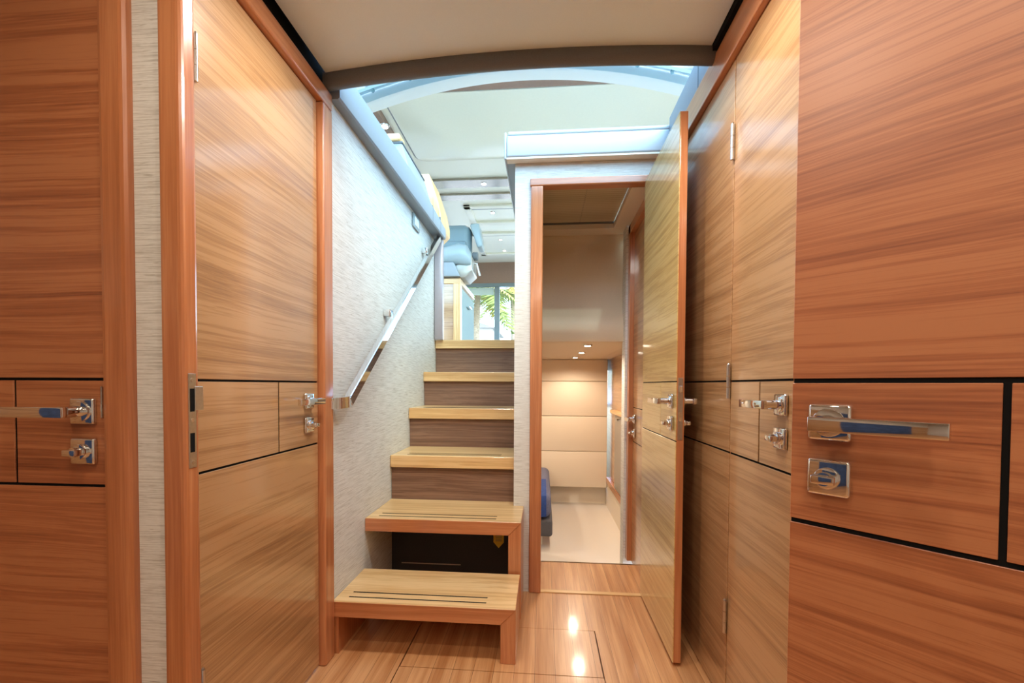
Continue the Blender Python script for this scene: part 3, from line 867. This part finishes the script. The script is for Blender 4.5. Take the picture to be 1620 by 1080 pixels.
# ------------------------------------------------------------------ outside, aft
struct('ground', MB().box(-14, 14, 8.3, 60, 0.55, 0.6), 'deck')
wbld = empty('waterfront_house', (-3.5, 21, 0.6))
tag(wbld, 'white waterfront house with grey roof seen through the glass doors', 'building')
MB().box(-7.5, -2.35, 20, 24, 0.6, 3.55).build('wall', 'plaster', wbld)
MB().prism([(-7.8, 19.8, 3.55), (-2.15, 19.8, 3.55), (-4.9, 19.8, 4.4)], (0, 4.5, 0)).build('roof', 'roofgrey', wbld)
MB().box(-3.0, -2.55, 19.96, 20.0, 1.7, 2.9).build('window', 'greypaint', wbld)
hed = MB()
for i in range(26):
    hed.ball((-1.7 + random.uniform(-.6, 1.7), 25 + random.uniform(-.3, .3), 1.0 + random.uniform(0, 1.6)), .45, .4, .42, 10, 7)
tag(hed.build('hedge', 'hedge', smooth=True), 'green hedge beyond the glass doors', 'hedge')

def palm(x, y, h, label, nf, seed, tilt):
    rnd = random.Random(seed)
    root = empty('palm_tree', (x, y, 0.6))
    tag(root, label, 'palm tree', 'palms behind the glass doors')
    rows = []
    for i in range(9):
        t = i / 8
        c = Vector((x + tilt * t * t, y, 0.6 + (h - 0.6) * t))
        r = 0.16 - 0.06 * t
        rows.append([c + Vector((r * math.cos(a), r * math.sin(a), 0)) for a in [2 * math.pi * k / 10 for k in range(10)]])
    MB().loft(rows, close=True).build('trunk', 'palmtrunk', root, True)
    top = Vector((x + tilt, y, h))
    for k in range(nf):
        a = 2 * math.pi * k / nf + rnd.uniform(-.2, .2)
        L = rnd.uniform(1.7, 2.3); up = rnd.uniform(0.1, 0.9)
        fm = MB()
        prev = None
        dirv = Vector((math.cos(a), math.sin(a), 0))
        side = Vector((-math.sin(a), math.cos(a), 0))
        N_ = 22
        for i in range(N_ + 1):
            t = i / N_
            c = top + dirv * L * t + Vector((0, 0, up * t * 1.5 - 1.9 * t * t))
            if prev is not None:
                wd = 0.62 * math.sin(math.pi * min(1, t * 0.92 + 0.08)) ** 0.6
                for s in (-1, 1):
                    tip = c + side * s * wd + dirv * 0.22 - Vector((0, 0, 0.30 * wd + rnd.uniform(0, .1)))
                    v = [fm.bm.verts.new(q) for q in (prev, c, tip)]
                    fm.bm.faces.new(v)
            prev = c + (dirv * L / N_) * -0.35
        fm.build('frond', 'palmdry' if rnd.random() < 0.45 else 'palmleaf', root)
palm(-2.35, 15.0, 4.25, 'palm tree with yellow-green fronds in the left glass pane', 13, 3, 0.1)
palm(-1.35, 20.5, 5.3, 'palm tree with fronds in the right glass pane beside the partition', 12, 5, -0.1)

# ------------------------------------------------------------------ cabin beyond the doorway
struct('floor_cabin', MB().box(-1.7, 0.66, 2.36, 4.5, -0.25, -0.2), 'carpet', 'cream carpet of the lower cabin floor', 'floor')
struct('trim_step', MB().box(-0.03, 0.49, 2.35, 2.362, -0.2, 0.0), 'gold_x')
cc = MB().box(0.392, 0.50, 2.03, 2.66, 1.842, 1.87).box(-0.03, 0.392, 2.548, 2.66, 1.842, 1.87)
struct('ceiling_cabin', cc, 'beigelight', 'beige frame of the cabin passage ceiling around the hatch', 'ceiling')
hb = empty('hatch_blind', (0.18, 2.3, 1.875))
tag(hb, 'beige pleated blind closing the ceiling hatch in the cabin passage', 'blind')
bl_ = MB()
for i in range(24):
    y = 2.04 + i * 0.0205
    bl_.prism([(-0.03, y, 1.876), (-0.03, y + 0.0205, 1.876), (-0.03, y + 0.01, 1.8705)], (0.42, 0, 0))
bl_.build('pleats', 'blind', hb)
MB().box(-0.03, 0.395, 2.532, 2.55, 1.868, 1.88).build('bottom_rail', 'dash', hb)
cd = MB()
for i in range(24):
    cd.cyl((0.20, 2.05 + i * 0.0205, 1.8700), (0.20, 2.05 + i * 0.0205, 1.8715), 0.002, n=8)
cd.build('cord_hole', 'dash', hb)
# beige overhead: wall bulging out then soffit
rows = []
for x in (-0.03, 0.52):
    rows.append([(x, 2.655, 1.845), (x, 2.635, 1.55), (x, 2.62, 1.40), (x, 2.585, 1.36), (x, 2.565, 1.30), (x, 2.565, 1.225), (x, 2.575, 1.204), (x, 2.60, 1.198), (x, 4.3, 1.198), (x, 4.3, 1.222), (x, 2.70, 1.222), (x, 2.70, 1.845)])
struct('wall_cabin_overhead', MB().loft(rows, close=True), 'beige', 'beige padded overhead wall and soffit inside the cabin', 'wall', smooth=True)
struct('ceiling_cabin_left', MB().box(-1.7, -0.031, 2.97, 4.3, 1.1985, 1.222), 'beige')
struct('ceiling_cabin_right', MB().box(0.521, 0.66, 2.66, 4.3, 1.198, 1.222), 'beige')
cg = 'downlights in the cabin soffit'
for i, (x, y, lb) in enumerate(((0.27, 2.72, 'cabin soffit downlight nearest the doorway'), (0.283, 3.3, 'middle cabin soffit downlight'), (0.277, 3.86, 'cabin soffit downlight nearest the panelled wall'))):
    downlight((x, y, 1.197), 0.028, lb, cg, 15, kind='SPOT', size=2.8)
# padded end wall in rows
pwl = empty('wall_cabin_end', (-0.5, 4.22, 0.6))
tag(pwl, 'cream padded end wall of the cabin in horizontal panels', 'wall', None, 'structure')
zs = [-0.02, 0.322, 0.657, 0.989, 1.197]
for a, b in zip(zs, zs[1:]):
    MB().box(-1.7, 0.606, 4.20, 4.25, a + 0.0015, b - 0.0015, 0.006, 3).build('padded_panel', 'beigelight', pwl, True)
MB().box(-1.7, 0.606, 4.225, 4.25, -0.02, 1.197).build('backing', 'beige', pwl)
struct('baseboard_cabin', MB().box(-1.7, 0.64, 4.33, 4.36, -0.2, -0.02), 'beigelight', 'beige kickboard under the padded end wall', 'baseboard')
struct('wall_cabin_side', MB().box(0.63, 0.66, 2.60, 4.36, -0.2, 1.2), 'teak_y', 'reddish teak side wall of the cabin', 'wall')
struct('wall_cabin_pier', MB().box(0.456, 0.54, 2.505, 2.60, -0.2, 1.84), 'paper', 'slim wallpapered wall end beyond the cabin passage door', 'wall')
casing('trim_10', [(0.468, 0.50, 2.454, 2.504, -0.02, 1.83)], 'solid_z', 'upright teak frame beyond the cabin passage door', 0.003)
casing('trim_11', [(0.468, 0.52, 2.03, 2.504, 1.782, 1.83)], 'solid_y', 'teak head frame over the cabin passage door', 0.003)
struct('wall_cabin_outer', MB().box(-1.75, -1.7, 2.95, 4.5, -0.2, 1.22).box(-1.7, -0.03, 2.98, 2.995, -0.2, 1.19), 'beigelight')

fc = empty('fridge_cabinet', (0.615, 3.6, 0.03))
tag(fc, 'teak cabinet with grey fridge door along the right of the cabin', 'cabinet')
MB().box(0.600, 0.6295, 3.30, 4.195, 0.03, 0.085, 0.002).build('bottom_ledge', 'solid_y', fc)
MB().box(0.585, 0.6295, 3.22, 3.90, 0.712, 0.74, 0.003).build('counter_top', 'gold_y', fc)
MB().box(0.604, 0.6295, 3.37, 3.76, 0.09, 0.71, 0.002).build('fridge_door', 'fridge', fc)
MB().box(0.602, 0.6295, 3.28, 3.366, 0.09, 0.71).build('door_edge', 'black', fc)
MB().cyl((0.604, 3.55, 0.675), (0.585, 3.55, 0.675), 0.010, n=16).build('door_knob', 'chrome', fc, True)
struct('baseboard_cabin_side', MB().box(0.612, 0.63, 2.60, 4.33, -0.2, 0.03), 'beigelight')

bd = empty('bed', (-0.5, 3.6, -0.2))
tag(bd, 'low bed with slate quilt and dark grey base at the left of the cabin', 'bed')
MB().box(-1.5, 0.0, 3.15, 4.15, -0.2, -0.12).build('plinth', 'beigelight', bd)
MB().box(-1.5, 0.072, 3.08, 4.18, -0.12, 0.0, 0.02, 4).build('bed_base', 'greybase', bd, True)
MB().box(-1.5, 0.062, 3.10, 4.18, 0.001, 0.175, 0.05, 6).build('mattress', 'bluequilt', bd, True)
rows = []
for i in range(9):
    x = -0.5 + i * 0.066
    w_ = 0.012 * math.sin(i * 1.7)
    rows.append([(x, 3.60, 0.181), (x, 3.35, 0.183 + w_ * 0.4), (x, 3.16, 0.182), (x, 3.105, 0.165), (x, 3.083 + w_, 0.12), (x, 3.078 - w_, 0.06), (x, 3.07 + w_, 0.015 + abs(w_))])
bcl = MB().loft(rows)
tag(bcl.build('blue_cloth', 'bluecloth', smooth=True, solid=0.006), 'bright blue cloth lying over the foot of the bed', 'cloth')

# ------------------------------------------------------------------ lamps of the forward cabin, out of view; all but first and third added fill
fg = 'downlights in the forward ceiling'
for i, (x, y, p) in enumerate(((-0.36, 1.10, 36), (0.22, 1.06, 36), (-0.43, 0.20, 22), (0.15, 0.2, 18), (0.05, -0.35, 18), (-0.05, -0.9, 18), (-0.2, -1.4, 18), (0.3, -1.5, 18))):
    downlight((x, y, camber(x) - 0.001), 0.07, ['downlight at the forward edge of the corridor ceiling', 'forward ceiling downlight behind the viewer'][i > 1], fg, p, col=NEUTRAL if i < 2 else SOFT, kind='SPOT', size=2.95)

# fill lamps added in the cabin where the doorway hides them
for (x, y, z, p, lb) in ((-0.7, 3.3, 1.197, 20, 'cabin soffit downlight over the bed, hidden by the stairs'), (-1.1, 3.9, 1.197, 20, 'cabin soffit downlight in the far left corner over the bed')):
    downlight((x, y, z), 0.028, lb, 'further cabin downlights', p, kind='SPOT', size=2.9)
